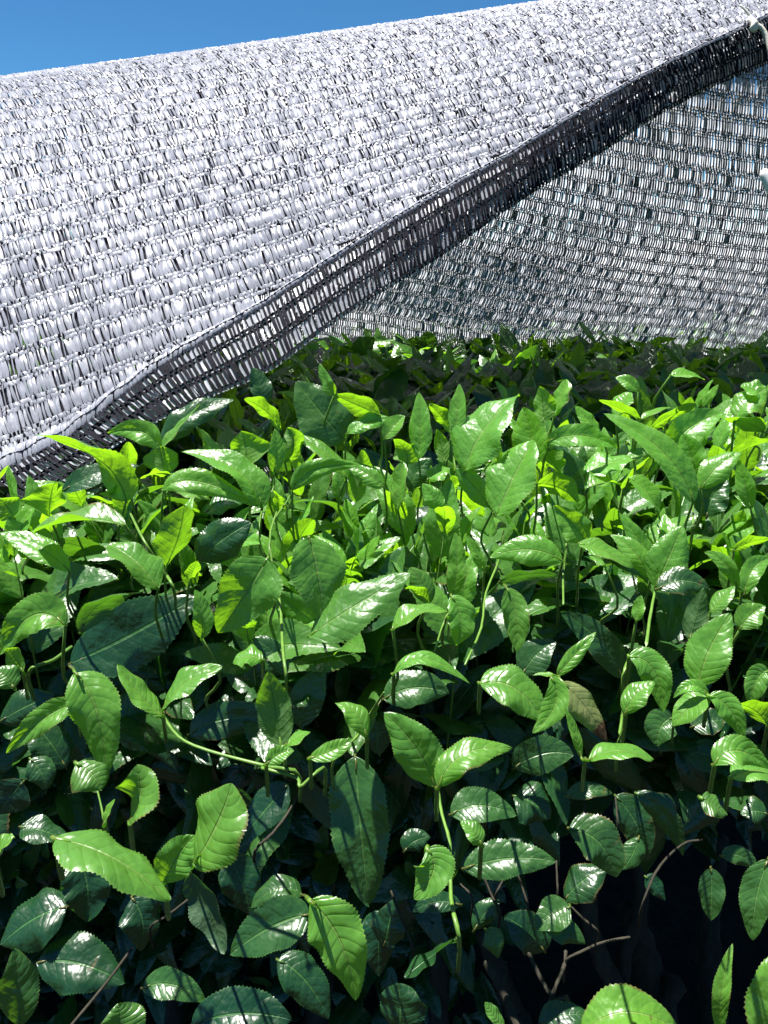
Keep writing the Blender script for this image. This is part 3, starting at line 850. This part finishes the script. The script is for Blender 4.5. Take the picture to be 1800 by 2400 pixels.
# older leaves inside the hedge
deep = MB()
def scatter(mb, n, lo, hi, T, outdir, size, age=(0.8, 1), cond=None):
    p = r.uniform(lo, hi, (n, 3))
    if cond is not None: p = p[cond(p)]
    n = len(p); d = nrm(r.standard_normal((n, 3))+np.array(outdir)*0.8); nv = np.array([0, -0.3, 1.0])+0.5*r.standard_normal((n, 3))
    place(mb, T, p, d, nv, size*r.uniform(0.7, 1.2, n), r.uniform(*age, n), r.random(n), r)
gap = lambda p: ~((p[:, 0] > 0.13) & (p[:, 2] < TOPZ-0.42) & (p[:, 1] < 1.12))
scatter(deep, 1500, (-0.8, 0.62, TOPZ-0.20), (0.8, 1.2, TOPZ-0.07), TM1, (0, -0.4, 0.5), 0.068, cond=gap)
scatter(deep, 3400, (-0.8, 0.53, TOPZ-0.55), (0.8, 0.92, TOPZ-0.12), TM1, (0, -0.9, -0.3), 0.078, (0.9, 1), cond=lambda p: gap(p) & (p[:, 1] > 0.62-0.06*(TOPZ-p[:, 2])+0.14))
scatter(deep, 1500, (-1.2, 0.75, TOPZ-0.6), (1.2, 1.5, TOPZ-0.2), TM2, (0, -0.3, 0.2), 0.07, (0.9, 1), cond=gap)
scatter(deep, 1300, (-0.75, 0.60, TOPZ-0.27), (0.75, 0.90, TOPZ-0.13), TM1, (0, -0.3, 0), 0.080, (0.8, 1))  # level leaf layer added to block the sun from the leaves below
scatter(deep, 320, (-0.7, 0.565, TOPZ-0.25), (0.7, 0.64, TOPZ-0.17), TM1, (0, 0.1, -0.1), 0.078, (0.8, 1))  # second added strip of leaves, shading the lower front face
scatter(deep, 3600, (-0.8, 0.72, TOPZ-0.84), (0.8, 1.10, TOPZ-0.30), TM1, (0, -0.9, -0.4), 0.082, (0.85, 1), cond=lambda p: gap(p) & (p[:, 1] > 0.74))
deep.build('inner_foliage', M_LEAF, hedge)['kind'] = 'stuff'
far = MB(); n = 1500
x = r.uniform(-1.5, 1.5, n); y = r.uniform(1.0, 2.3, n)
fill_shoots(far, stems, np.stack([x, y, TOPZ-0.10+0.014*r.standard_normal(n)], 1), np.tile([0, 0, 1.0], (n, 1)), r, TY2, agelo=0.22, agehi=1.0, lift=0.065, n_leaf=6, cone=(0.9, 1.6), size=0.112)  # ages raised so darker leaf colour stands in for the cloth's shade
n = 260; x = np.concatenate([r.uniform(-1.5, -0.62, n//2), r.uniform(0.62, 1.5, n//2)]); y = r.uniform(0.6, 1.1, len(x))
fill_shoots(far, stems, np.stack([x, y, TOPZ-0.11+0.014*r.standard_normal(len(x))], 1), np.tile([0, 0, 1.0], (len(x), 1)), r, TY2, lift=0.08, n_leaf=5)
scatter(far, 3500, (-1.5, 1.1, TOPZ-0.25), (1.5, 2.35, TOPZ-0.06), TM2, (0, 0, 0.3), 0.07)
far.build('far_foliage', M_LEAF, hedge)['kind'] = 'stuff'
stems.build('inner_stems', M_STEM, hedge)['kind'] = 'stuff'

# ------------------------------------------------------------------ young plant in front, lower right corner
fp = empty('tea_seedling', at(1700, 2600, 0.5))
tag(fp, 'bright yellow-green young tea plant poking up at the bottom right corner', 'young plant')
for (b, m, t, w, d, face) in [((850, 1150), (1040, 960), (1290, 1150), 190, .46, 'u'), ((1450, 1150), (1440, 950), (1506, 758), 66, .47, 'c'), ((1700, 1250), (1640, 1000), (1700, 800), 190, .45, 'c')]:
    mb = MB(); B, Mm, T = at(*cpx('F', *b), d), at(*cpx('F', *m), d-.012), at(*cpx('F', *t), d)
    cd = nrm(CAM-0.5*(B+T)); N = nrm((.3 if face == 'u' else .8)*cd+(1 if face == 'u' else .5)*ZU)
    add_leaf(mb, B, Mm, T, w/1.8433*d/FPX*1.1, N, rs, age=0.0, rnd=.8, nl=50, fold=.3, wave=.05, quilt=.04, twist=.2, teeth=.05)
    mb.build('leaf', M_LEAF, fp)
mb = MB(); q0 = at(*cpx('F', 1480, 1260), .49)
for e in [(850, 1150), (1450, 1150), (1700, 1250)]:
    tube(mb, spline([at(*cpx('F', *e), .46), 0.5*(at(*cpx('F', *e), .465)+q0)-ZU*.01, q0], 8), .0015, 8, rnd=.8)
tube(mb, spline([q0, q0+[0.01, 0.02, -.2], [q0[0]+.02, q0[1]+.05, 0]], 12), np.linspace(.0022, .004, 12), 8, rnd=.4)
mb.build('stem', M_STEM, fp)

# ------------------------------------------------------------------ tie and peg at the right
tie = empty('twine_tie', at(1765, 60, 1.03)); tag(tie, 'cream twine knot tying the folded cloth edge at the top right', 'tie')
dk = 1.02
mb = MB(); tube(mb, spline([at(x, y, dk) for x, y in [(1735, 12), (1752, 30), (1766, 48)]], 8), np.linspace(.0014, .0019, 8), 8); mb.build('tail', M_TWINE, tie)
mb = MB(); tube(mb, spline([at(1757, 44, dk), at(1768, 55, dk-.006), at(1764, 68, dk-.004), at(1772, 60, dk-.002), at(1762, 50, dk-.001)], 18), .0042, 10, bumps=.08, rs=rs); mb.build('knot', M_TWINE, tie)
mb = MB(); tube(mb, spline([at(x, y, dk) for x, y in [(1768, 56), (1785, 66), (1797, 88), (1806, 125), (1830, 200)]], 16), .0030, 10); mb.build('cord', M_TWINE, tie)
mb = MB(); pk = [at(x, y, 1.0) for x, y in [(1790, 400), (1797, 418), (1815, 455), (1850, 520)]]
tube(mb, spline(pk, 14), [.0045, .0062, .0068]+[.007]*11, 14)
peg = mb.build('plastic_peg', M_PLASTIC); tag(peg, 'rounded end of a white plastic peg at the right edge before the inner cloth', 'peg')
